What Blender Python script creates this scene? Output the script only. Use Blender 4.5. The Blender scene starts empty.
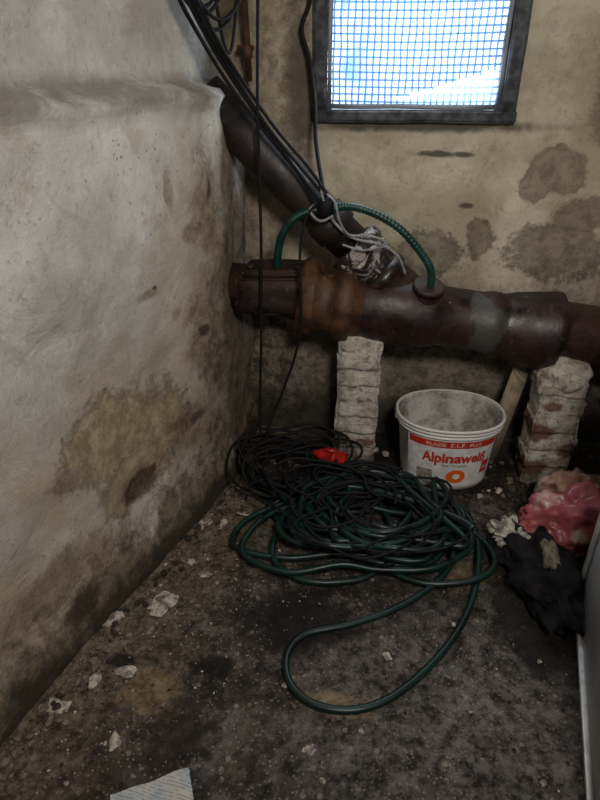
import bpy, bmesh, math, random
from mathutils import Vector, noise, Matrix
random.seed(7)
S=bpy.context.scene
H=1.3; PITCH=math.atan(.55)

# ------------------------------------------------------------ node helper
class NM:
    def __init__(s,name):
        m=bpy.data.materials.new(name); m.use_nodes=True
        s.m=m; s.nt=m.node_tree; s.b=s.nt.nodes["Principled BSDF"]; s.out=s.nt.nodes["Material Output"]
        s.pos=s.nt.nodes.new("ShaderNodeNewGeometry").outputs["Position"]
    def n(s,t,**k):
        x=s.nt.nodes.new(t)
        for a,b in k.items(): setattr(x,a,b)
        return x
    def put(s,sock,v):
        if isinstance(v,bpy.types.NodeSocket): s.nt.links.new(v,sock)
        elif isinstance(v,(tuple,list)) and len(v)==3 and sock.type=='RGBA': sock.default_value=(*v,1)
        else: sock.default_value=v
    def math(s,op,a,b=0.0,clamp=False):
        x=s.n("ShaderNodeMath",operation=op,use_clamp=clamp); s.put(x.inputs[0],a); s.put(x.inputs[1],b); return x.outputs[0]
    def vm(s,op,a,b):
        x=s.n("ShaderNodeVectorMath",operation=op); s.put(x.inputs[0],a); s.put(x.inputs[1],b); return x.outputs["Value" if op in("LENGTH","DOT_PRODUCT") else "Vector"]
    def noise(s,scale,detail=4,rough=.55,dist=0,vec=None):
        x=s.n("ShaderNodeTexNoise"); s.put(x.inputs["Vector"],vec or s.pos)
        x.inputs["Scale"].default_value=scale; x.inputs["Detail"].default_value=detail; x.inputs["Roughness"].default_value=rough; x.inputs["Distortion"].default_value=dist
        return x.outputs["Fac"]
    def vor(s,scale,feat='F1',vec=None):
        x=s.n("ShaderNodeTexVoronoi",feature=feat); s.put(x.inputs["Vector"],vec or s.pos); x.inputs["Scale"].default_value=scale
        return x.outputs["Distance"]
    def mr(s,v,a,b,lo=0.,hi=1.):
        x=s.n("ShaderNodeMapRange",interpolation_type='SMOOTHSTEP'); s.put(x.inputs[0],v)
        for i,q in enumerate((a,b,lo,hi)): x.inputs[i+1].default_value=q
        return x.outputs[0]
    def mix(s,f,a,b,mode='MIX'):
        x=s.n("ShaderNodeMix",data_type='RGBA',blend_type=mode); s.put(x.inputs[0],f); s.put(x.inputs[6],a); s.put(x.inputs[7],b); return x.outputs[2]
    def ov(s,base,f,amt,col):
        return s.mix(s.math('MULTIPLY',f,amt),base,col)
    def xyz(s):
        x=s.n("ShaderNodeSeparateXYZ"); s.put(x.inputs[0],s.pos); return x.outputs
    def blob(s,c,r,nz,amp=1.0,soft=.12):
        d=s.vm('LENGTH',s.vm('DIVIDE',s.vm('SUBTRACT',s.pos,c),r),(0,0,0))
        d=s.math('ADD',d,s.math('MULTIPLY',s.math('SUBTRACT',nz,.5),amp*2))
        return s.mr(d,1+soft,1-soft)
    def mx(s,*a):
        r=a[0]
        for q in a[1:]: r=s.math('MAXIMUM',r,q)
        return r
    def bump(s,h,strength=.5,dist=.01):
        x=s.n("ShaderNodeBump"); x.inputs["Strength"].default_value=strength; x.inputs["Distance"].default_value=dist
        s.put(x.inputs["Height"],h); s.nt.links.new(x.outputs[0],s.b.inputs["Normal"])
    def fin(s,col,rough=.85,metal=0.,spec=None):
        s.put(s.b.inputs["Base Color"],col); s.put(s.b.inputs["Roughness"],rough); s.put(s.b.inputs["Metallic"],metal)
        if spec is not None: s.b.inputs["Specular IOR Level"].default_value=spec
        return s.m

# ------------------------------------------------------------ mesh helper
class MB:
    def __init__(s): s.v=[];s.f=[];s.mi=[];s.sm=[]
    def face(s,idx,mi=0,sm=True): s.f.append(tuple(idx)); s.mi.append(mi); s.sm.append(sm)
    def lathe(s,p0,d,prof,sides=32,mi=0,capa=True,capb=True,wob=0):
        d=Vector(d).normalized(); p0=Vector(p0)
        u=d.orthogonal().normalized(); w=d.cross(u); base=len(s.v)
        for (t,r) in prof:
            for k in range(sides):
                a=2*math.pi*k/sides
                q=p0+d*t+(u*math.cos(a)+w*math.sin(a))*r
                if wob: q+=(q-p0-d*t).normalized()*noise.noise(q*14)*wob
                s.v.append(q)
        for i in range(len(prof)-1):
            for k in range(sides):
                a=base+i*sides+k; b=base+i*sides+(k+1)%sides
                s.face((a,b,b+sides,a+sides),mi)
        if capa: s.face([base+k for k in range(sides)][::-1],mi,False)
        if capb: s.face([base+(len(prof)-1)*sides+k for k in range(sides)],mi,False)
    def tube(s,pts,r,sides=8,mi=0,res=6,closed=False):
        P=[Vector(p) for p in pts]
        if res>1: P=crom(P,res)
        n=len(P); base=len(s.v); u=None
        for i in range(n):
            t=(P[min(i+1,n-1)]-P[max(i-1,0)])
            if t.length<1e-9: t=Vector((0,0,1))
            t.normalize()
            u=t.orthogonal().normalized() if u is None else (u-t*u.dot(t)).normalized()
            w=t.cross(u); rr=r(i) if callable(r) else r
            for k in range(sides):
                a=2*math.pi*k/sides; s.v.append(P[i]+(u*math.cos(a)+w*math.sin(a))*rr)
        for i in range(n-1):
            for k in range(sides):
                a=base+i*sides+k; b=base+i*sides+(k+1)%sides
                s.face((a,b,b+sides,a+sides),mi)
        s.face([base+k for k in range(sides)][::-1],mi); s.face([base+(n-1)*sides+k for k in range(sides)],mi)
    def box(s,c,size,rotz=0,mi=0,bev=0,jit=0,seg=1,rot=None,fr=22):
        bm=bmesh.new(); bmesh.ops.create_cube(bm,size=1)
        for v in bm.verts: v.co=Vector((v.co.x*size[0],v.co.y*size[1],v.co.z*size[2]))
        if bev: bmesh.ops.bevel(bm,geom=bm.edges[:],offset=bev,segments=2,affect='EDGES')
        if seg>1: bmesh.ops.subdivide_edges(bm,edges=bm.edges[:],cuts=seg,use_grid_fill=True)
        M=Matrix.Translation(Vector(c))@(rot.to_4x4() if rot else Matrix.Rotation(rotz,4,'Z'))
        bm.transform(M)
        if jit:
            for v in bm.verts: v.co+=noise.noise_vector(v.co*fr)*jit
        s.bm(bm,mi,bool(bev)); bm.free()
    def bm(s,bm,mi=0,sm=True):
        base=len(s.v); bm.verts.index_update()
        s.v+= [v.co.copy() for v in bm.verts]
        for f in bm.faces: s.face([base+v.index for v in f.verts],mi,sm)
    def rock(s,c,size,mi=0,sub=1,seed=0,amp=.35,freq=1.3,sm=False):
        bm=bmesh.new(); bmesh.ops.create_icosphere(bm,subdivisions=sub,radius=1)
        rz=Matrix.Rotation(random.random()*6.28,3,'Z'); off=Vector((seed*3.1,seed*1.7,seed))
        for v in bm.verts:
            q=v.co*(1+amp*noise.noise(v.co*freq+off)+amp*.4*noise.noise(v.co*freq*2.7+off))
            v.co=rz@Vector((q.x*size[0],q.y*size[1],q.z*size[2]))+Vector(c)
        s.bm(bm,mi,sm); bm.free()
    def obj(s,name,mats,parent=None):
        me=bpy.data.meshes.new(name); me.from_pydata([tuple(v) for v in s.v],[],s.f)
        for m in mats: me.materials.append(m)
        me.polygons.foreach_set("material_index",s.mi); me.polygons.foreach_set("use_smooth",s.sm); me.update()
        o=bpy.data.objects.new(name,me); S.collection.objects.link(o)
        if parent: o.parent=parent
        return o
def crom(P,res):
    out=[]
    for i in range(len(P)-1):
        a=P[max(i-1,0)];b=P[i];c=P[i+1];d=P[min(i+2,len(P)-1)]
        for k in range(res):
            t=k/res
            out.append(.5*((2*b)+(c-a)*t+(2*a-5*b+4*c-d)*t*t+(3*b-a-3*c+d)*t**3))
    out.append(P[-1]); return out
def empty(name):
    e=bpy.data.objects.new(name,None); S.collection.objects.link(e); return e
def simple(name,col,rough=.6,metal=0,var=0,scale=20,spec=None):
    k=NM(name)
    c=col
    if var: 
        f=k.mr(k.noise(scale,5),.35,.65); c=k.mix(f,tuple(q*(1-var) for q in col),tuple(min(1,q*(1+var)) for q in col))
    return k.fin(c,rough,metal,spec)

# ------------------------------------------------------------ materials
def mat_leftwall():
    k=NM("aged_plaster_left"); x,y,z=k.xyz()
    n1=k.noise(2.2,6,.6,.4); n2=k.noise(8,10,.72,.3); n3=k.noise(55,8,.8); n4=k.noise(5,8,.7,1.2); nb=k.noise(7,14,.82,.2); n5=k.noise(18,10,.82)
    base=k.mix(k.mr(n1,.35,.65),(.50,.475,.43),(.75,.725,.67))
    base=k.ov(base,k.mr(n2,.48,.68),.55,(.45,.385,.285))
    base=k.ov(base,k.mr(n4,.54,.70),.5,(.33,.30,.255))
    base=k.ov(base,k.mr(n5,.55,.66),.55,(.28,.235,.175))
    base=k.ov(base,k.mr(n3,.55,.68),.55,(.22,.175,.125))
    base=k.ov(base,k.mr(n3,.44,.34),.4,(.84,.82,.77))
    halo=k.mx(k.blob((-.47,1.36,.40),(.4,.46,.30),nb,1.3,.5),k.blob((-.30,1.75,.65),(.3,.32,.62),nb,1.3,.5),k.blob((-.6,.9,.15),(.4,.7,.30),nb,1.2,.5))
    base=k.ov(base,halo,.55,(.43,.34,.215))
    dmg=k.mx(k.blob((-.47,1.30,.48),(.25,.17,.095),nb,1.7,.2),k.blob((-.43,1.46,.40),(.25,.15,.10),nb,2.0,.2),
             k.blob((-.43,1.36,.31),(.25,.14,.09),nb,1.7,.2))
    dm2=k.mx(k.blob((-.30,1.78,.95),(.2,.05,.16),nb,2.0,.5),
             k.blob((-.30,1.62,1.02),(.3,.025,.06),n2,2.0,.3),k.blob((-.4,1.50,.79),(.3,.045,.016),n2,2,.4),k.blob((-.4,1.60,.70),(.3,.03,.02),n2,2.,.4),
             k.blob((-.3,1.69,.9),(.3,.03,.02),n2,2.,.4),k.blob((-.55,1.05,.22),(.3,.20,.08),nb,2.0,.5),k.blob((-.3,1.74,.60),(.3,.09,.20),nb,2.0,.5),k.blob((-.3,1.62,.32),(.3,.14,.10),nb,2.0,.5),k.blob((-.3,.85,.38),(.4,.12,.06),nb,2.0,.5))
    brown=k.mix(k.mr(n5,.38,.62),(.22,.155,.085),(.50,.40,.26))
    base=k.ov(base,dmg,.82,brown)
    base=k.ov(base,dm2,.70,k.mix(k.mr(n5,.38,.62),(.14,.095,.055),(.38,.29,.185)))
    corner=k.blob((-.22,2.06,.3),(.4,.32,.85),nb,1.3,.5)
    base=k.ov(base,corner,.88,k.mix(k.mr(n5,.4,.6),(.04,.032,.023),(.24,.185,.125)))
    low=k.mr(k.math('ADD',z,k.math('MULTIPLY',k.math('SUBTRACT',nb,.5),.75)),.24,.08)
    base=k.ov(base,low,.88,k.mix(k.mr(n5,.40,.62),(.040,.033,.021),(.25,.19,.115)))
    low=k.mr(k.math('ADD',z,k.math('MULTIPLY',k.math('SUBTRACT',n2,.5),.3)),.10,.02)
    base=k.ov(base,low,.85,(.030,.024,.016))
    hole=k.blob((-.44,1.385,.262),(.2,.085,.038),n5,.9,.3)
    base=k.ov(base,hole,.92,k.mix(k.mr(n3,.4,.6),(.03,.018,.010),(.13,.085,.05)))
    hole2=k.mx(k.blob((-.57,1.09,.10),(.2,.05,.03),n2,1.8,.4),k.blob((-.3,1.72,.60),(.2,.03,.015),n2,1.8,.4),k.blob((-.3,1.66,.33),(.2,.04,.02),n2,1.8,.4),k.blob((-.3,1.2,.2),(.2,.08,.015),n2,1.8,.4),k.blob((-.3,1.80,1.0),(.2,.012,.03),n2,1.8,.4),k.blob((-.3,1.52,.80),(.2,.012,.008),n2,1.5,.4))
    base=k.ov(base,hole2,.8,(.05,.035,.025))
    ledge_shade=k.math('MULTIPLY',k.mr(z,1.20,1.245),k.mr(z,1.31,1.268))  # shadow band along the ledge, painted into the plaster colour
    base=k.ov(base,k.math('MULTIPLY',ledge_shade,k.mr(n2,.3,.55)),.65,(.15,.13,.105))
    spk=k.math('MULTIPLY',k.mr(k.vor(38),.17,.10),k.mr(n1,.45,.6))
    base=k.ov(base,spk,.6,(.13,.10,.07))
    h=k.math('SUBTRACT',k.math('ADD',k.math('MULTIPLY',n2,.6),k.math('MULTIPLY',n3,.3)),k.math('MULTIPLY',k.mx(dmg,hole),.15))
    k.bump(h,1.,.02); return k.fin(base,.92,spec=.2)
def mat_backwall(name="aged_plaster_back",dark=0.):
    k=NM(name); x,y,z=k.xyz()
    n1=k.noise(2.6,6,.6,.5); n2=k.noise(9,10,.72,.4); n3=k.noise(55,8,.8); nb=k.noise(7,14,.82,.3); n5=k.noise(20,10,.82,.3)
    base=k.mix(k.mr(n1,.38,.62),(.50,.435,.325),(.74,.665,.535))
    base=k.ov(base,k.mr(n2,.46,.68),.6,(.36,.285,.19))
    base=k.ov(base,k.mr(n5,.54,.66),.5,(.25,.195,.135))
    base=k.ov(base,k.mr(n3,.56,.68),.5,(.18,.135,.09))
    base=k.ov(base,k.mr(n3,.44,.34),.35,(.80,.74,.63))
    grey=k.mx(k.blob((.84,2.06,1.01),(.095,.5,.07),nb,1.0,.15),k.blob((.78,2.06,.97),(.05,.5,.05),nb,1.2,.15),k.blob((.86,2.06,.75),(.17,.5,.09),nb,1.6,.2),
              k.blob((.46,2.1,.74),(.12,.5,.07),nb,1.8,.2),k.blob((.62,2.1,.80),(.05,.5,.07),nb,1.8,.2),k.blob((1.0,2.06,1.3),(.1,.5,.2),nb,1.6,.3),k.blob((.95,2.06,.88),(.1,.5,.05),nb,1.8,.3))
    base=k.ov(base,grey,.78,k.mix(k.mr(n5,.4,.6),(.14,.115,.085),(.33,.28,.21)))
    dk=k.mx(k.blob((.44,2.1,1.06),(.07,.5,.010),n2,1.8,.4),k.blob((.53,2.1,1.06),(.03,.5,.008),n2,1.8,.4),k.blob((.0,2.1,1.24),(.05,.5,.25),nb,1.4,.5),k.blob((.36,2.1,1.142),(.35,.5,.016),n2,1.3,.6),k.blob((.56,2.1,.90),(.03,.5,.012),n2,1.8,.4))
    base=k.ov(base,dk,.85,(.06,.052,.045))
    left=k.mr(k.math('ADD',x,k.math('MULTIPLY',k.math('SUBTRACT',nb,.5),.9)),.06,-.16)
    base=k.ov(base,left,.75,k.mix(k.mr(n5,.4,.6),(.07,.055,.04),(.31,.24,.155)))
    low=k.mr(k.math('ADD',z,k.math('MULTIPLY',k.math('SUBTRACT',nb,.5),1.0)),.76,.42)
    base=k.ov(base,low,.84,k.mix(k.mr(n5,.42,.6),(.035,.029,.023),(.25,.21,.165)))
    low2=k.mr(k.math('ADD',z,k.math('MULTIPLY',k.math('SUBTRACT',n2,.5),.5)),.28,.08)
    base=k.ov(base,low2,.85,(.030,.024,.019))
    if dark: base=k.mix(dark,base,(.03,.027,.024))
    h=k.math('SUBTRACT',k.math('ADD',k.math('MULTIPLY',n2,.6),k.math('MULTIPLY',n3,.3)),k.math('MULTIPLY',grey,.15))
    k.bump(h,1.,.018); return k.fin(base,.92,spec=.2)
def mat_floor():
    k=NM("dirty_concrete_floor"); x,y,z=k.xyz()
    n1=k.noise(2.6,8,.65,.6); n2=k.noise(11,12,.8,.3); n3=k.noise(70,8,.85); n4=k.noise(5,14,.82,.5); n5=k.noise(26,10,.85)
    base=k.mix(k.mr(n2,.40,.62),(.013,.010,.0085),(.085,.064,.050))
    base=k.ov(base,k.mr(n4,.50,.58),.8,(.175,.148,.128))
    base=k.ov(base,k.mr(n5,.53,.60),.6,(.25,.21,.18))
    base=k.ov(base,k.mr(n5,.47,.39),.8,(.008,.0065,.0055))
    base=k.ov(base,k.mr(n1,.55,.43),.6,(.020,.014,.011))
    base=k.ov(base,k.mr(n4,.46,.38),.6,(.012,.009,.008))
    pale=k.math('MULTIPLY',k.blob((.34,.86,0),(.36,.28,.4),n4,1.8,.5),k.mr(n5,.42,.58))
    base=k.ov(base,pale,.55,(.27,.245,.23))
    dl=k.math('SUBTRACT',x,k.math('SUBTRACT',k.math('MULTIPLY',y,.4265),1.0361))
    du=k.mr(k.math('ADD',dl,k.math('MULTIPLY',k.math('SUBTRACT',n4,.5),1.1)),.42,.04)
    base=k.ov(base,du,.75,k.mix(k.mr(n5,.40,.60),(.050,.036,.022),(.33,.255,.165)))
    sp=k.math('MULTIPLY',k.mr(k.vor(30),.24,.14),k.mr(n2,.48,.56)); base=k.ov(base,sp,.7,(.38,.34,.29))
    sp=k.math('MULTIPLY',k.mr(k.vor(85),.28,.16),k.mr(n4,.42,.54)); base=k.ov(base,sp,.7,(.36,.32,.27))
    och=k.mx(k.blob((.07,.90,0),(.06,.025,.3),n2,2.2,.4),k.blob((.52,1.30,0),(.07,.05,.3),n2,2.2,.4),k.blob((.12,.87,0),(.05,.015,.3),n2,2.2,.4),k.blob((-.35,.93,0),(.06,.05,.3),n2,2.2,.4))
    base=k.ov(base,och,.8,k.mix(k.mr(n5,.4,.6),(.16,.09,.04),(.38,.28,.17)))
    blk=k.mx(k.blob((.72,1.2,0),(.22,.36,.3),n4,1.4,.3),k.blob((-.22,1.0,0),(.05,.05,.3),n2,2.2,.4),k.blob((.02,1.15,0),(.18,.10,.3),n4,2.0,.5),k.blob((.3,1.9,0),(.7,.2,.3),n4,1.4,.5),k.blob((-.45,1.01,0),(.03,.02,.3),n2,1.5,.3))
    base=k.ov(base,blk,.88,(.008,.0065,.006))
    k.bump(k.math('ADD',k.math('MULTIPLY',n2,.7),k.math('MULTIPLY',n5,.35)),1.,.02)
    return k.fin(base,k.mr(n4,.35,.6,.5,.9),spec=.35)
def mat_pipe(name,a,b,rust,rough=.36,sp=.35):
    k=NM(name); n2=k.noise(9,9,.72,.5); n3=k.noise(40,6,.7)
    c=k.mix(k.mr(n2,.4,.6),a,b); c=k.ov(c,k.mr(n3,.56,.68),.6,rust)
    c=k.ov(c,k.mr(k.noise(24,8,.75),.60,.68),sp,(.15,.11,.085))
    c=k.ov(c,k.mr(k.noise(60,4,.6),.68,.73),sp,(.36,.32,.28))
    g=k.mx(k.blob((.60,1.82,.56),(.055,.12,.12),n2,1.2))
    c=k.ov(c,g,.75,(.075,.072,.068))
    k.bump(k.math('ADD',k.math('MULTIPLY',n3,.5),n2),.35,.006); return k.fin(c,k.mr(n2,.3,.7,rough-.1,rough+.25))
mLeft=mat_leftwall(); mBack=mat_backwall(); mDim=mat_backwall("low_bounce_dark_plaster",.72); mFloor=mat_floor()  # mDim: unseen walls and ceiling darkened to cut bounced fill light
mPipe=mat_pipe("brown_painted_cast_iron",(.012,.007,.006),(.034,.014,.010),(.06,.032,.022))
mPipeD=mat_pipe("black_brown_cast_iron",(.007,.005,.0045),(.018,.010,.008),(.05,.030,.020),.42,.5)
mRust=mat_pipe("rusty_iron",(.010,.006,.004),(.036,.016,.009),(.10,.055,.033),.6,.5)
mColl=mat_pipe("orange_brown_rusty_collar",(.034,.015,.008),(.10,.042,.018),(.18,.095,.05),.5)
k=NM("white_smeared_joint"); f=k.mr(k.noise(16,9,.75,.8),.50,.57); mSmear=k.fin(k.mix(f,(.022,.014,.011),(.40,.36,.33)),.7)
mBlack=simple("black_cable_rubber",(.006,.006,.007),.7,spec=.25)
mGreen=simple("green_hose_pvc",(.0025,.017,.014),.40,0,.5,8)
mGreenC=simple("green_corrugated_pvc",(.004,.036,.027),.4,0,.3,15)
mGreyC=simple("grey_cable",(.27,.27,.27),.6,0,.3,30)
mFrame=simple("dark_weathered_window_frame",(.060,.063,.072),.75,0,.6,30)
mWire=simple("galvanised_wire",(.16,.18,.21),.5,.4)

# ------------------------------------------------------------ room shell
def LX(y):
    return .4265*y-1.0361 if y<1.86 else -.2428+(y-1.86)*.17
def sstep(a,b,t):
    t=max(0,min(1,(t-a)/(b-a))); return t*t*(3-2*t)
b=MB(); ys=[]; y=-1.3
while y<2.2: ys.append(y); y+=.018
ys.append(2.2)
zs=[-.06+i*.0185 for i in range(123)]
nrm=Vector((.92,-.392,0))
for yy in ys:
    for zz in zs:
        q=Vector((LX(yy),yy,zz)); zl=zz+.018*noise.noise(Vector((0,yy*4,0)))+.008*noise.noise(Vector((0,yy*13,0)))
        off=-.060*sstep(1.248,1.276,zl)
        off+=.014*math.exp(-((zl-1.238)/.018)**2)-.006*math.exp(-((zl-1.19)/.02)**2)
        off+=.024*noise.noise(q*2.3)+.010*noise.noise(q*7)+.005*noise.noise(q*20)+.002*noise.noise(q*40)
        off+=.03*sstep(.18,0,zz)
        d=((yy-1.385)/.09)**2+((zz-.265)/.05)**2
        off-=.02*math.exp(-d)
        off-=.006*math.exp(-(((yy-1.36)/.2)**4+((zz-.42)/.16)**4))
        b.v.append(q+nrm*off)
nz=len(zs)
for i in range(len(ys)-1):
    for j in range(nz-1):
        a=i*nz+j; b.face((a,a+nz,a+nz+1,a+1))
b.obj("wall_left",[mLeft])
def BY(x): return 2.14-.1*x
WX0,WX1,WZ0,WZ1=.045,.665,1.158,1.70
b=MB(); 
xs=[-.32+.0185*i for i in range(118)]; 
def snap(L,vals):
    for v in vals:
        i=min(range(len(L)),key=lambda i:abs(L[i]-v)); L[i]=v
zs2=list(zs); snap(xs,[WX0,WX1]); snap(zs2,[WZ0,WZ1])
for xx in xs:
    for zz in zs2:
        q=Vector((xx,BY(xx),zz))
        on=(abs(xx-WX0)<1e-6 or abs(xx-WX1)<1e-6) and WZ0-1e-6<=zz<=WZ1+1e-6 or (abs(zz-WZ0)<1e-6 or abs(zz-WZ1)<1e-6) and WX0-1e-6<=xx<=WX1+1e-6
        o=0 if on else .016*noise.noise(q*2.5)+.007*noise.noise(q*9)+.004*noise.noise(q*22)
        b.v.append(q+Vector((0,-o,0)))
for i in range(len(xs)-1):
    for j in range(nz-1):
        if WX0-1e-6<=xs[i] and xs[i+1]<=WX1+1e-6 and WZ0-1e-6<=zs2[j] and zs2[j+1]<=WZ1+1e-6: continue
        a=i*nz+j; b.face((a+nz,a,a+1,a+nz+1))
def rev(p,q):
    n=len(b.v); b.v+= [Vector(p),Vector(q),Vector(q)+Vector((.02,.22,0)),Vector(p)+Vector((.02,.22,0))]; b.face((n,n+1,n+2,n+3),0,False)
c4=[(WX0,BY(WX0),WZ0),(WX1,BY(WX1),WZ0),(WX1,BY(WX1),WZ1),(WX0,BY(WX0),WZ1)]
for i in range(4): rev(c4[i],c4[(i+1)%4])
b.obj("wall_back",[mBack])
b=MB(); nx=200; ny=210
for i in range(nx+1):
    for j in range(ny+1):
        xx=-1.8+3.75*i/nx; yy=-1.4+3.8*j/ny; q=Vector((xx,yy,0))
        b.v.append(Vector((xx,yy,.008*noise.noise(q*3)+.007*noise.noise(q*11)+.004*noise.noise(q*27)-.006)))
for i in range(nx):
    for j in range(ny):
        a=i*(ny+1)+j; b.face((a,a+ny+1,a+ny+2,a+1))
b.obj("floor",[mFloor])
def slab(name,pts,mat):
    b=MB(); b.v=[Vector(p) for p in pts]; b.face(range(len(pts)),0,False); return b.obj(name,[mat])
slab("wall_right",[(1.8,-1.35,-.05),(1.8,2.2,-.05),(1.8,2.2,2.2),(1.8,-1.35,2.2)],mDim)
slab("wall_front",[(-1.8,-1.3,-.05),(1.9,-1.3,-.05),(1.9,-1.3,2.2),(-1.8,-1.3,2.2)],mDim)
slab("ceiling",[(-1.8,-1.4,2.17),(1.95,-1.4,2.17),(1.95,2.4,2.17),(-1.8,2.4,2.17)],mDim)

# ------------------------------------------------------------ window
win=empty("window_1")
rz=-math.atan(.1)
def wb(x,z,w,h,dy,t,name,mat,bev=.004):
    b=MB(); b.box((x,BY(x)+dy,z),(w,t,h),rz,0,bev,.003,4); return b.obj(name,[mat],win)
cx=(WX0+WX1)/2; W=WX1-WX0; Hh=WZ1-WZ0; cz=(WZ0+WZ1)/2
wb(cx,WZ0+.014,W+.02,.036,-.002,.045,"frame_bottom",mFrame); wb(cx,WZ1-.02,W,.045,0,.045,"frame_top",mFrame)
wb(WX0+.018,cz,.044,Hh,0,.045,"frame_left",mFrame); wb(WX1-.018,cz,.046,Hh,0,.045,"frame_right",mFrame)
wb(cx,WZ0+.040,W-.05,.014,.012,.03,"casement_bottom",mWire,.002)
wb(WX0+.048,cz,.012,Hh-.05,.012,.03,"casement_left",mWire,.002); wb(WX1-.048,cz,.012,Hh-.05,.012,.03,"casement_right",mWire,.002)
b=MB(); sp=.0205
i=0; xx=WX0+.06
while xx<WX1-.05:
    pts=[(xx+.0016*math.sin(j*1.7+i),BY(xx)+.02+.0012*(-1)**(i+j),WZ0+.04+j*sp*2) for j in range(13)]
    b.tube(pts,.0030,5,0,1); xx+=sp; i+=1
zz=WZ0+.056; i=0
while zz<WZ1-.04:
    b.tube([(WX0+.04,BY(WX0)+.0205,zz),(cx,BY(cx)+.0205+.002*math.sin(i),zz-.004),(WX1-.04,BY(WX1)+.0205,zz+.001*math.sin(i*2.3))],.0030,5,0,4); zz+=sp; i+=1
k=NM("glare_pale_mesh"); k.nt.nodes.remove(k.b)  # window glare put into the wires as a pale translucent colour
di=k.n("ShaderNodeBsdfDiffuse"); di.inputs[0].default_value=(.6,.68,.78,1); tl=k.n("ShaderNodeBsdfTranslucent"); tl.inputs[0].default_value=(.62,.80,1,1)
ms=k.n("ShaderNodeMixShader"); ms.inputs[0].default_value=.75; k.nt.links.new(di.outputs[0],ms.inputs[1]); k.nt.links.new(tl.outputs[0],ms.inputs[2]); k.nt.links.new(ms.outputs[0],k.out.inputs[0])
b.obj("wire_mesh",[k.m],win)
k=NM("frosted_window_glass"); k.nt.nodes.remove(k.b)
x,_,z=k.xyz(); f=k.mr(k.noise(6,3,.5,.3),.40,.60)
f=k.math('MAXIMUM',f,k.math('MULTIPLY',k.mr(x,.13,.30),.8))
tl=k.n("ShaderNodeBsdfTranslucent"); k.put(tl.inputs[0],k.mix(f,(.22,.40,.72),(.80,.92,1))); k.nt.links.new(tl.outputs[0],k.out.inputs[0])
b=MB(); b.v=[Vector((WX0-.01,BY(WX0)+.10,WZ0-.01)),Vector((WX1+.03,BY(WX1)+.10,WZ0-.01)),Vector((WX1+.03,BY(WX1)+.10,WZ1+.01)),Vector((WX0-.01,BY(WX0)+.10,WZ1+.01))]; b.face((0,1,2,3),0,False); b.obj("glass_pane",[k.m],win)

# ------------------------------------------------------------ drain pipe
dp=empty("cast_iron_drain_pipe")
def PP(x): return Vector((x,1.96-.1*x,.628-.116*x))
ax=(PP(1)-PP(0)); L=ax.length
def prof(l): return [((x-l[0][0])*L,r) for x,r in l]
b=MB()
b.lathe(PP(-.255),ax,prof([(-.255,.078),(-.03,.080),(.0,.085)]),36,0,wob=.004)
b.obj("pipe_stub",[mRust],dp)
b=MB()
pr=[(-.005,.086),(.0,.118),(.015,.128),(.045,.131),(.052,.130),(.056,.116),(.09,.114),(.115,.117),(.12,.132),(.150,.136),(.175,.132),(.18,.112),(.21,.108)]
b.lathe(PP(-.005),ax,prof(pr),44,0,wob=.005); b.obj("coupling_collar",[mColl],dp)
b=MB()
pr=[(.18,.104),(.22,.108),(.25,.114),(.30,.119),(.36,.121),(.42,.117),(.455,.108),(.47,.100),(.60,.099),(.62,.104),(.655,.105),(.66,.101),(.68,.105),(.71,.114),(.76,.122),(.80,.130),(.825,.134),(.845,.134),(.85,.126),(.853,.108),(.87,.105),(1.78,.105)]
b.lathe(PP(.18),ax,prof(pr),44,0,wob=.003); b.obj("main_pipe",[mPipe],dp)
b=MB(); q=PP(-.09); b.box((q.x,q.y-.01,q.z+.010),(.24,.155,.13),rz,0,.012,.010,3)
b.box((q.x+.01,q.y-.015,q.z+.086),(.20,.15,.022),rz,0,.006,.006,3)
for sx in(-.07,.08):
    b.lathe((q.x+sx,q.y-.06,q.z+.095),(0,0,1),[(0,.011),(.016,.011)],6)
b.obj("cleanout_box",[mRust],dp)
A=Vector((-.285,1.99,1.24)); B=Vector((.375,1.935,.60)); d=(B-A); DL=d.length
def T(x): return (x-A.x)/(B.x-A.x)*DL
b=MB(); pr=[(0,.064),(T(-.1),.064),(T(.07),.064),(T(.072),.073),(T(.12),.073),(T(.122),.064),(T(.19),.064)]
b.lathe(A,d,pr,36,0,wob=.003); b.obj("diagonal_pipe",[mPipeD],dp)
b=MB(); pr=[(T(.165),.064),(T(.168),.080),(T(.175),.088),(T(.195),.090),(T(.20),.082),(T(.235),.080),(T(.24),.073),(T(.27),.073)]
b.lathe(A,d,pr,36,0,wob=.014); b.obj("diagonal_socket",[mSmear],dp)
b=MB(); pr=[(T(.25),.070),(T(.255),.090),(T(.278),.093),(T(.283),.082),(T(.31),.086),(DL,.088)]
b.lathe(A,d,pr,36,0,wob=.003)
# inspection boss on the branch where the drain hose enters
b.lathe(PP(.405)+Vector((0,-.045,.055)),(.12,-.35,1),[(0,.050),(.035,.048),(.05,.044),(.052,.052),(.066,.052),(.070,.046)],28)
b.obj("branch_fitting",[mPipe],dp)
b=MB(); random.seed(17)
for i in range(2):
    c=A+d.normalized()*T(.178+.03*i); u=Vector((0,-1,.3)).normalized()
    pts=[]
    for j in range(7):
        a=-1.2+j*.38+random.uniform(-.1,.1); w=d.normalized().cross(u)
        pts.append(c+(u*math.cos(a)+w*math.sin(a))*(.085+random.uniform(0,.003))+d.normalized()*random.uniform(-.015,.015))
    b.tube(pts,lambda i:.0050+.0035*math.sin(i*.9),7,0,4)
b.obj("sealing_tape",[simple("dirty_white_tape",(.30,.265,.245),.8,0,.75,45)],dp)

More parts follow.
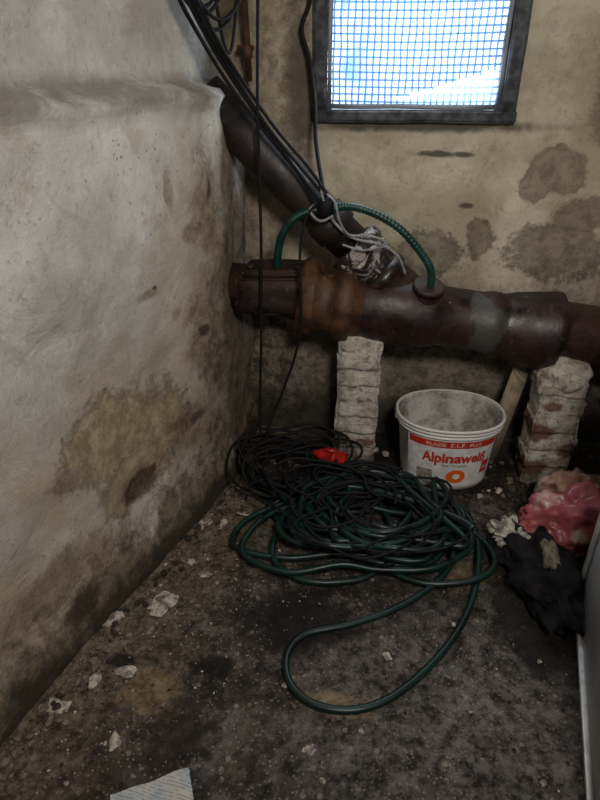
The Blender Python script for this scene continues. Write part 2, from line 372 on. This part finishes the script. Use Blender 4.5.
b=MB(); b.lathe((-.155,2.08,1.27),(-.03,0,1),[(0,.010),(.06,.010),(.061,.015),(.09,.015),(.091,.010),(.88,.010)],12)
b.box((-.165,2.11,1.36),(.05,.05,.012),0,0,.002)
b.obj("rusty_riser_pipe",[mColl])

# ------------------------------------------------------------ brick piers
def mat_pier(name,redc):
    k=NM(name); n=k.noise(12,9,.75,.5); n3=k.noise(60,5,.7); n5=k.noise(30,6,.7)
    c=k.mix(k.mr(n,.35,.62),(.36,.31,.25),(.70,.65,.57)); c=k.ov(c,k.mr(n5,.52,.64),.65,(.19,.15,.11)); c=k.ov(c,k.mr(n3,.56,.68),.5,(.13,.10,.075))
    m=k.mx(*[k.blob(cc,rr,n,.9,.25) for cc,rr in redc]); c=k.ov(c,m,.85,k.mix(k.mr(n3,.4,.6),(.11,.035,.022),(.23,.08,.05)))
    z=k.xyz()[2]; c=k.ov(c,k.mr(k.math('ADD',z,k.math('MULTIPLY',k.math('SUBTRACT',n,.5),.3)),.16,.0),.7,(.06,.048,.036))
    k.bump(k.math('ADD',n,n3),.9,.012); return k.fin(c,.9,spec=.2)
def pier(name,x0,x1,yf,ztop,redc,cap,seed):
    random.seed(seed); b=MB(); n=round(ztop/.066); h=ztop/n; cxp=(x0+x1)/2; w=x1-x0
    yc=yf+.065
    b.box((cxp,yc,ztop/2),(w*.965,.124,ztop-.004),rz,0,.006,.012,8,fr=30)
    for i in range(n):
        b.box((cxp+random.uniform(-.006,.006),yc+random.uniform(-.003,.003),h*(i+.5)),(w*random.uniform(.96,1.0),.13,h*.84),rz+random.uniform(-.02,.02),0,.006,.009,4,fr=30)
    if cap: b.rock((cxp+.005,yc-.005,ztop-.005),(w*.54,.075,.065),0,4,5,.18,1.5,True)
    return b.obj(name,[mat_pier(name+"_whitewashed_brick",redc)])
pier("brick_pier",.135,.283,1.865,.51,[((.24,1.85,.10),(.04,.1,.02))],False,3)
pier("brick_pier.001",.795,.945,1.725,.42,[((.80,1.75,.22),(.06,.1,.035)),((.93,1.75,.15),(.06,.1,.03)),((.82,1.75,.08),(.06,.1,.03)),((.84,1.75,.32),(.03,.1,.02))],True,4)
b=MB(); p0=Vector((.71,1.89,0.0)); p1=Vector((.795,1.92,.42)); dd=(p1-p0); zx=dd.normalized(); xx_=Vector((1,-.1,0)); xx_=(xx_-zx*xx_.dot(zx)).normalized(); yx=zx.cross(xx_)
rot=Matrix((xx_,yx,zx)).transposed()
b.box((p0+p1)/2,(.058,.018,dd.length),0,0,.002,.001,1,rot)
k=NM("weathered_plank_wood"); x=k.noise(8,6,.6,2); mPl=k.fin(k.mix(k.mr(x,.4,.6),(.17,.13,.085),(.34,.27,.185)),.85)
b.obj("wooden_plank",[mPl])

# ------------------------------------------------------------ bucket
bk=empty("paint_bucket"); BC=Vector((.522,1.81,.004)); BH=.262; BR=-.06
def bs(a,z,off=0):
    t=z/BH; rx=.150+.028*t+off; ry=.118+.026*t+off
    e=2/2.2; ca,sa=math.cos(a),math.sin(a)
    X=rx*math.copysign(abs(sa)**e,sa); Y=-ry*math.copysign(abs(ca)**e,ca)
    c,s_=math.cos(BR),math.sin(BR)
    return BC+Vector((X*c-Y*s_,X*s_+Y*c,z))
b=MB(); N=72
prof_=[(0,-.012),(.004,-.002),(.02,0),(.225,0),(.227,.006),(.232,.0065),(.234,.0),(.240,0),(.242,.008),(.247,.0085),(.249,.002),(.252,.002),(.254,.009),(.262,.009),(.264,.005),(.262,-.001),(.25,-.003),(.02,-.004),(.012,-.02)]
for (z,o) in prof_:
    for i in range(N): b.v.append(bs(2*math.pi*i/N,z,o))
for j in range(len(prof_)-1):
    for i in range(N):
        a=j*N+i; c=j*N+(i+1)%N; b.face((a,c,c+N,a+N),1 if j>=15 else 0)
b.face([i for i in range(N)][::-1]); b.face([(len(prof_)-1)*N+i for i in range(N)],1)
k=NM("white_bucket_plastic"); n=k.noise(18,8,.75); z=k.xyz()[2]
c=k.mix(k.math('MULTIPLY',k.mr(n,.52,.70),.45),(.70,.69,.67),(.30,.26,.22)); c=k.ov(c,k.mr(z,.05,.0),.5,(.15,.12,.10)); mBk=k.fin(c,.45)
k=NM("dirty_bucket_inside"); n=k.noise(9,8,.75); mBi=k.fin(k.mix(k.mr(n,.38,.62),(.16,.14,.12),(.52,.49,.46)),.7)
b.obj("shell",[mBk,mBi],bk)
def patch(name,a0,a1,z0,z1,off,mat,n=24):
    b=MB()
    for i in range(n+1):
        a=a0+(a1-a0)*i/n
        b.v.append(bs(a,z0,off)); b.v.append(bs(a,z1,off))
    for i in range(n): b.face((2*i,2*i+2,2*i+3,2*i+1))
    return b.obj(name,[mat],bk)
mRed=simple("label_red",(.50,.030,.018),.5,0,.2,40); mLab=simple("label_white",(.68,.67,.65),.5,0,.15,30); mOr=simple("label_orange",(.75,.13,.01),.5); mGy=simple("label_grey_picture",(.25,.23,.21),.6,0,.7,120)
patch("label",-1.0,1.0,.025,.224,.0006,mLab,40)
patch("label_red_band",-.95,.95,.190,.217,.0012,mRed,40)
patch("label_picture",-.72,-.34,.028,.092,.0012,mGy)
patch("label_red_square",.68,.92,.070,.125,.0012,mRed)
def ring(a0,z0,r0,r1,mat):
    b=MB(); n=24; sc=6.2
    for i in range(n):
        t=2*math.pi*i/n
        for r in(r0,r1): b.v.append(bs(a0+r*math.cos(t)*sc,z0+r*math.sin(t),.0013))
    for i in range(n):
        j=(i+1)%n; b.face((2*i,2*i+1,2*j+1,2*j))
    b.obj("label_ring",[mat],bk)
ring(.12,.068,.012,.030,mOr)
def label_text(txt,size,a0,z0,mat,bold=0.0,sx=1):
    cu=bpy.data.curves.new("t","FONT"); cu.body=txt; cu.size=size; cu.offset=bold; cu.align_x='CENTER'; cu.resolution_u=3
    ob=bpy.data.objects.new("t",cu); S.collection.objects.link(ob); bpy.context.view_layer.update()
    me=bpy.data.meshes.new_from_object(ob.evaluated_get(bpy.context.evaluated_depsgraph_get()))
    bpy.data.objects.remove(ob)
    bm=bmesh.new(); bm.from_mesh(me)
    for v in bm.verts: v.co=bs(a0+v.co.x*6.0*sx,z0+v.co.y,.0022)
    bm.to_mesh(me); bm.free(); me.materials.clear(); me.materials.append(mat)
    o=bpy.data.objects.new("label_lettering",me); S.collection.objects.link(o); o.parent=bk
label_text("Alpinaweiß",.056,.06,.130,mRed,.0020,.86)
label_text("KLASSE  E.L.F.  PLUS",.020,.0,.197,mLab,0,1.0)
label_text("Das Original",.015,.05,.112,simple("label_ink",(.05,.05,.05),.6),0)
label_text("10 L",.020,.80,.090,mLab,.0004)
b=MB(); pts=[]
for i in range(17):
    a=math.pi/2+math.pi*i/16; q=bs(a,.245,.012); q.z+= .012*math.sin(math.pi*i/16)
    pts.append(q)
b.tube(pts,.0022,6,0,3); b.obj("wire_handle",[mWire],bk)
for sgn in(-1,1):
    b=MB(); q=bs(sgn*math.pi/2,.235,.004); b.lathe(q-Vector((.006*sgn,0,0)),(sgn,0,0),[(0,.012),(.012,.012),(.014,.008)],12); b.obj("handle_ear",[mBk],bk)

# ------------------------------------------------------------ green garden hose
random.seed(11)
b=MB(); pts=[]
loops=18; steps=12
for l in range(loops):
    rx=random.uniform(.14,.31); ry=rx*random.uniform(.50,.80); ox=random.uniform(-.07,.07); oy=random.uniform(-.07,.06)
    rot0=random.uniform(-.7,.6); nn=random.uniform(0,9)
    for s_ in range(steps):
        a=2*math.pi*s_/steps+.5
        w=1+.20*math.sin(2*a+nn)+.11*math.sin(3*a+nn*2)
        x_=rx*w*math.cos(a); y_=ry*w*math.sin(a)
        X=.225+ox+x_*math.cos(rot0)-y_*math.sin(rot0); Y=1.49+oy+x_*math.sin(rot0)+y_*math.cos(rot0)
        X=min(X,.56+.01*math.sin(l)); Y=min(Y,1.665+.01*math.sin(l*2))
        zz=.014+.0062*l*(1.1-.6*abs(rx-.24)/.1)+random.uniform(-.006,.012)
        pts.append((X,Y,max(.013,zz)))
tail=[(.52,1.56,.04),(.555,1.447,.02),(.50,1.239,.013),(.40,1.067,.013),(.264,.93,.013),(.15,.868,.013),(.046,.872,.013),(-.02,.924,.013),(-.033,1.007,.013),(.013,1.074,.013),(.133,1.106,.013),(.275,1.166,.014),(.40,1.26,.02),(.46,1.36,.035),(.44,1.50,.06),(.30,1.58,.09),(.12,1.60,.10)]
b.tube(pts+tail,.0098,8,0,5)
b.obj("green_garden_hose",[mGreen])

# ------------------------------------------------------------ black cable tangle
random.seed(5); b=MB(); pts=[]
for l in range(19):
    big=l>=9
    rx=random.uniform(.09,.20) if not big else random.uniform(.08,.18); ox=random.uniform(-.03,.05) if not big else random.uniform(.0,.26); oy=random.uniform(-.05,.03) if not big else random.uniform(-.22,-.03); tilt=random.uniform(.15,.9) if not big else random.uniform(0,.2)
    nn=random.uniform(0,9)
    for s_ in range(12):
        a=2*math.pi*s_/12; w=1+.2*math.sin(2*a+nn)+.12*math.sin(3*a); x_=rx*w*math.cos(a); y_=rx*w*.75*math.sin(a)
        X=-.075+ox+x_; Y=1.75+oy+y_*math.cos(tilt); Z=(.012+.004*l if not big else .06+.003*l)+max(0,(y_+rx*.75))*math.sin(tilt)+random.uniform(-.005,.008)
        Y=min(Y,1.98 if X<.1 else 1.83)
        X=max(X,LX(Y)+.04)
        pts.append((X,Y,Z))
b.tube(pts,.0048,6,0,4)
for l in range(8):
    cx_=random.uniform(.08,.36); cy_=random.uniform(1.38,1.52); p=[]
    for s_ in range(9):
        a=s_*.7+l*1.3; p.append((cx_+random.uniform(.10,.24)*math.cos(a),cy_+.15*math.sin(a),.115+random.uniform(-.02,.02)))
    b.tube(p,.0045,6,0,5)
b.obj("black_cable_coil",[mBlack])
b=MB(); c=Vector((.095,1.74,.12)); dr=Vector((1,-.35,-.1)).normalized()
b.lathe(c-dr*.05,dr,[(0,.010),(.015,.014),(.03,.024),(.07,.026),(.071,.031),(.078,.031),(.079,.027),(.115,.027),(.115,.022),(.10,.021)],20,0,True,True)
b.box(c+Vector((0.01,-.005,.028)),(.04,.02,.012),-.3,0,.002)
b.obj("red_power_plug",[simple("red_plug_plastic",(.42,.015,.012),.4,0,.2,30)])

# ------------------------------------------------------------ hanging cables
b=MB()
b.tube([(-.11,1.85,2.16),(-.105,1.85,1.6),(-.118,1.85,1.2),(-.12,1.86,.85),(-.13,1.85,.5),(-.142,1.83,.2),(-.13,1.80,.06)],.0048,7,0,6)
b.obj("hanging_cable",[mBlack])
b=MB()
b.tube([(-.01,2.09,1.60),(.03,2.095,1.49),(.005,2.10,1.41),(.028,2.09,1.33),(.045,2.06,1.22),(.05,2.0,1.1),(.072,1.89,.97),(.075,1.872,.92)],.0065,7,0,6)
b.obj("hanging_cable.001",[mBlack])
b=MB()
b.tube([(.05,1.86,.95),(.015,1.85,.90),(.0,1.83,.80),(.005,1.79,.60),(-.015,1.80,.48),(-.06,1.82,.33),(-.11,1.80,.2),(-.12,1.76,.08)],.0042,7,0,6)
b.obj("hanging_cable.002",[mBlack])
b=MB(); random.seed(31)
top=[(-.31,1.66,1.62),(-.285,1.70,1.47),(-.245,1.78,1.36),(-.19,1.85,1.26),(-.10,1.875,1.13),(.0,1.875,1.02),(.06,1.875,.95)]
for i in range(4):
    o=Vector((.009*i,-.004*i,.008*i)); o2=random.uniform(-.012,.012)
    b.tube([Vector(p)+o+Vector((o2*math.sin(j*1.3+i),0,o2*math.cos(j*2+i))) for j,p in enumerate(top)],.0055,7,0,6)
def arc(x0,x1,zt,dip,y0,y1):
    p=[]
    for i in range(9):
        t=i/8; p.append((x0+(x1-x0)*t,y0+(y1-y0)*t,zt-dip*math.sin(math.pi*t)**.8))
    b.tube(p,.0048,7,0,4)
arc(-.30,-.13,1.56,.17,1.70,1.88); arc(-.29,-.11,1.58,.17,1.68,1.86); arc(-.285,-.19,1.56,.12,1.72,1.85); arc(-.22,-.16,1.56,.22,1.80,1.9); arc(-.24,-.13,1.6,.12,1.76,1.86); arc(-.31,-.17,1.54,.12,1.68,1.82)
b.obj("cable_bundle",[mBlack])
b=MB()
b.tube([(.06,1.87,1.0),(.07,1.86,.96),(.10,1.86,.90),(.16,1.85,.85),(.24,1.83,.835),(.30,1.83,.80),(.33,1.84,.74)],.004,6,0,6)
b.tube([(.05,1.87,.99),(.10,1.855,.96),(.12,1.85,.90),(.15,1.845,.86),(.21,1.835,.86),(.26,1.83,.84),(.20,1.835,.815),(.13,1.845,.83)],.0038,6,0,6)
b.tube([(.06,1.88,.95),(.03,1.86,.93),(.06,1.85,.90),(.10,1.85,.915)],.0045,6,0,6)
b.tube([(-.21,1.57,.008),(-.16,1.56,.006),(-.10,1.60,.006),(-.05,1.66,.02)],.004,6,0,6)
b.obj("grey_cable",[mGreyC])
b=MB(); cr=lambda i:.0120+.0016*math.sin(i*2.2)
b.tube([(.09,1.872,.925),(.14,1.866,.940),(.215,1.855,.925),(.30,1.845,.88),(.37,1.84,.81),(.41,1.84,.75),(.415,1.850,.69)],cr,10,0,22)
b.tube([(.07,1.88,.925),(.03,1.872,.925),(-.02,1.875,.90),(-.055,1.89,.85),(-.07,1.91,.79),(-.075,1.93,.725)],cr,10,0,22)
b.obj("corrugated_drain_hose",[mGreenC])
b=MB(); b.box((.078,1.875,.935),(.05,.05,.06),rz,0,.008); b.obj("hose_clamp",[mBlack],dp)
b=MB(); b.tube([(1.02,1.78,.50),(1.01,1.76,.40),(1.0,1.74,.33),(1.04,1.72,.24),(1.12,1.72,.16),(1.25,1.74,.02)],.006,7,0,6); b.obj("loose_cable",[mBlack])

# ------------------------------------------------------------ rags / bag at right
def lump(name,c,size,mat,seed,amp=.35,freq=1.6,sub=5,flat=.0):
    random.seed(seed); b=MB(); bm=bmesh.new(); bmesh.ops.create_icosphere(bm,subdivisions=sub,radius=1)
    off=Vector((seed*3.3,seed*1.1,0))
    for v in bm.verts:
        r=1+amp*noise.noise(v.co*freq+off)+amp*.5*(1-2*abs(noise.noise(v.co*freq*2.1+off)))*.7+amp*.18*noise.noise(v.co*7+off)
        q=v.co*r; q=Vector((q.x*size[0],q.y*size[1],q.z*size[2])); q.z=max(q.z,-size[2]*.5)
        v.co=q+Vector(c)
    b.bm(bm,0,True); bm.free(); return b.obj(name,[mat])
k=NM("pink_white_bag"); mPW=k.fin(k.mix(k.mr(k.noise(7,6,.6),.54,.62),(.40,.10,.11),(.60,.42,.38)),.32)
lump("pink_plastic_bag",(.84,1.455,.055),(.130,.09,.11),mPW,3,.45,1.5)
lump("crumpled_tan_bag",(.90,1.57,.085),(.10,.06,.075),simple("tan_plastic",(.26,.15,.105),.45,0,.6,14),9,.5,1.7)
mRag=simple("black_cloth",(.009,.008,.009),.9,0,.6,20,.2)
lump("black_rag",(.70,1.24,.03),(.085,.15,.06),mRag,12,.6,1.8)
lump("black_rag.001",(.68,1.40,.015),(.08,.09,.035),mRag,14,.6,1.8)
lump("beige_rag",(.715,1.29,.075),(.022,.06,.035),simple("beige_cloth",(.19,.15,.10),.85,0,.3,20),21,.4,1.6)
lump("torn_cardboard",(.655,1.43,.04),(.045,.055,.022),simple("torn_cardboard_pale",(.33,.31,.25),.85,0,.6,30),25,.9,2.4)

# ------------------------------------------------------------ white cabinet at right
cab=empty("white_metal_cabinet")
fc=Vector((.775,1.20,0)); e=Vector((-.333,-.943,0)); nl=Vector((.943,-.333,0)); ang=math.atan2(nl.y,nl.x)
cl,cw,ch=.62,.55,.85
k=NM("scuffed_white_enamel"); mCab=k.fin(k.mix(k.mr(k.noise(6,8,.7),.35,.7),(.72,.74,.75),(.50,.51,.52)),.45)
b=MB(); b.box(fc+e*cl/2+nl*cw/2+Vector((0,0,ch/2+.002)),(cw,cl,ch),ang,0,.008); b.obj("body",[mCab],cab)
mTr=simple("grey_cabinet_edging",(.80,.81,.82),.4,0,.15,30)
b=MB()
for zz in(.015,.84): b.box(fc+e*cl/2-nl*.004+Vector((0,0,zz)),(.012,cl+.01,.03),ang,0,.002)
for s_ in(.008,cl-.008): b.box(fc+e*s_-nl*.004+Vector((0,0,ch/2)),(.012,.026,ch-.01),ang,0,.002)
b.obj("edge_trim",[mTr],cab)

# ------------------------------------------------------------ debris & paper
random.seed(21); b=MB()
flakes=[(-.375,1.195,.045,.026),(-.31,1.53,.028,.016),(-.50,1.135,.026,.018),(-.43,.975,.022,.014),(-.25,1.53,.02,.01),(.22,1.02,.012,.008),(-.41,.80,.02,.012),(.02,.78,.012,.01),(-.57,.88,.026,.018),(-.5,.95,.02,.012),(-.28,1.3,.016,.01),(-.33,1.35,.012,.01)]
for i,(x_,y_,sx,sy) in enumerate(flakes): b.rock((x_,y_,.000),(sx,sy,.006),0,3,i,.8,1.4)
for i in range(1500):
    t=random.random(); y_=.55+1.35*random.random()
    if t<.62: x_=LX(y_)+.06+abs(random.gauss(0,.18))
    else: x_=random.uniform(-.3,.7)
    r=random.uniform(.0012,.0042)*(2.1 if random.random()<.10 else 1)
    b.rock((x_,y_,r*.2),(r,r*random.uniform(.6,1),r*.6),random.choice((0,1,1,2)),1,i,.5,1.2)
for i in range(150):
    y_=random.uniform(.6,2.0); r=random.uniform(.004,.014); x_=LX(y_)+.065+abs(random.gauss(0,.035))
    b.rock((x_,y_,r*.4),(r,r*.8,r*.7),random.choice((1,1,2)),1,i,.4,1.2)
for i in range(70):
    x_=random.uniform(-.1,.95); r=random.uniform(.005,.018)
    b.rock((x_,random.uniform(1.78,1.98)-.1*x_,r*.5),(r,r*.8,r*.7),random.choice((0,1,1,2)),1,i,.4,1.2)
for i in range(50):
    x_=random.uniform(.5,.95); r=random.uniform(.006,.02)
    b.rock((x_,random.uniform(1.40,1.70),r*.4),(r,r*.8,r*.6),random.choice((0,1,2,2)),1,i,.5,1.2)
b.obj("plaster_debris",[simple("plaster_chip",(.34,.30,.25),.9,0,.6,50),simple("dirt_crumb",(.13,.10,.07),.95,0,.4,40),simple("dark_crumb",(.03,.022,.016),.95,0,.4,40)])
k=NM("printed_newsprint"); x_,y_,z_=k.xyz()
ln=k.math('SINE',k.math('ADD',k.math('MULTIPLY',x_,260),k.math('MULTIPLY',y_,900))); tx=k.math('MULTIPLY',k.mr(ln,.1,.4),k.mr(k.noise(120,2),.45,.5))
mPap=k.fin(k.mix(k.math('MULTIPLY',tx,.5),k.mix(k.mr(k.noise(10,3),.45,.55),(.33,.39,.43),(.46,.45,.42)),(.12,.12,.14)),.8)
b=MB(); n=14
for i in range(n+1):
    for j in range(n+1):
        u,v=i/n,j/n; q=Vector((-.235,.735,0))+Vector((.065,-.20,0))*v+Vector((-.15,-.055,0))*u
        q.z=.012+.008*noise.noise(Vector((u*3,v*3,0)))+.02*max(0,u-.8)*noise.noise(Vector((v*4,0,2))); b.v.append(q)
for i in range(n):
    for j in range(n):
        a=i*(n+1)+j; b.face((a,a+n+1,a+n+2,a+1))
b.obj("newspaper_sheet",[mPap])

# ------------------------------------------------------------ lamp, world, camera
lp=empty("ceiling_lamp")
b=MB(); b.lathe((.35,-.25,2.17),(0,0,-1),[(0,.05),(.02,.05),(.025,.02),(.06,.02)],20); b.obj("socket",[mBlack],lp)
b=MB(); b.lathe((.35,-.25,2.11),(0,0,-1),[(0,.014),(.02,.018),(.05,.03),(.075,.03),(.095,.018),(.10,.002)],20)
k=NM("lamp_glass"); k.b.inputs["Emission Color"].default_value=(1,.93,.84,1); k.b.inputs["Emission Strength"].default_value=4; b.obj("bulb",[k.fin((.8,.8,.8),.4)],lp)
ld=bpy.data.lights.new("bulb_light","AREA"); ld.energy=26; ld.size=.35; ld.color=(1,.94,.86)
lo=bpy.data.objects.new("bulb_light",ld); S.collection.objects.link(lo); lo.location=(.35,-.25,1.95); lo.parent=lp
lo.rotation_euler=(Vector((-.05,1.7,.95))-Vector(lo.location)).to_track_quat('-Z','Y').to_euler()
wl=bpy.data.lights.new("window_daylight","AREA"); wl.shape='RECTANGLE'; wl.size=.5; wl.size_y=.45; wl.energy=4.5; wl.color=(.78,.89,1)
wo=bpy.data.objects.new("window_daylight",wl); S.collection.objects.link(wo); wo.location=(cx,BY(cx)-.06,cz); wo.rotation_euler=(math.radians(-68),0,0)
w=bpy.data.worlds.new("overcast_sky"); S.world=w; w.use_nodes=True; bg=w.node_tree.nodes["Background"]; bg.inputs[0].default_value=(.78,.9,1,1); bg.inputs[1].default_value=3.6
S.view_settings.view_transform='Standard'
cd=bpy.data.cameras.new("camera"); cd.lens=27; cd.sensor_width=36; co=bpy.data.objects.new("camera",cd); S.collection.objects.link(co)
co.location=(0,0,H); co.rotation_euler=(math.pi/2-PITCH,0,0); cd.clip_start=.01; S.camera=co
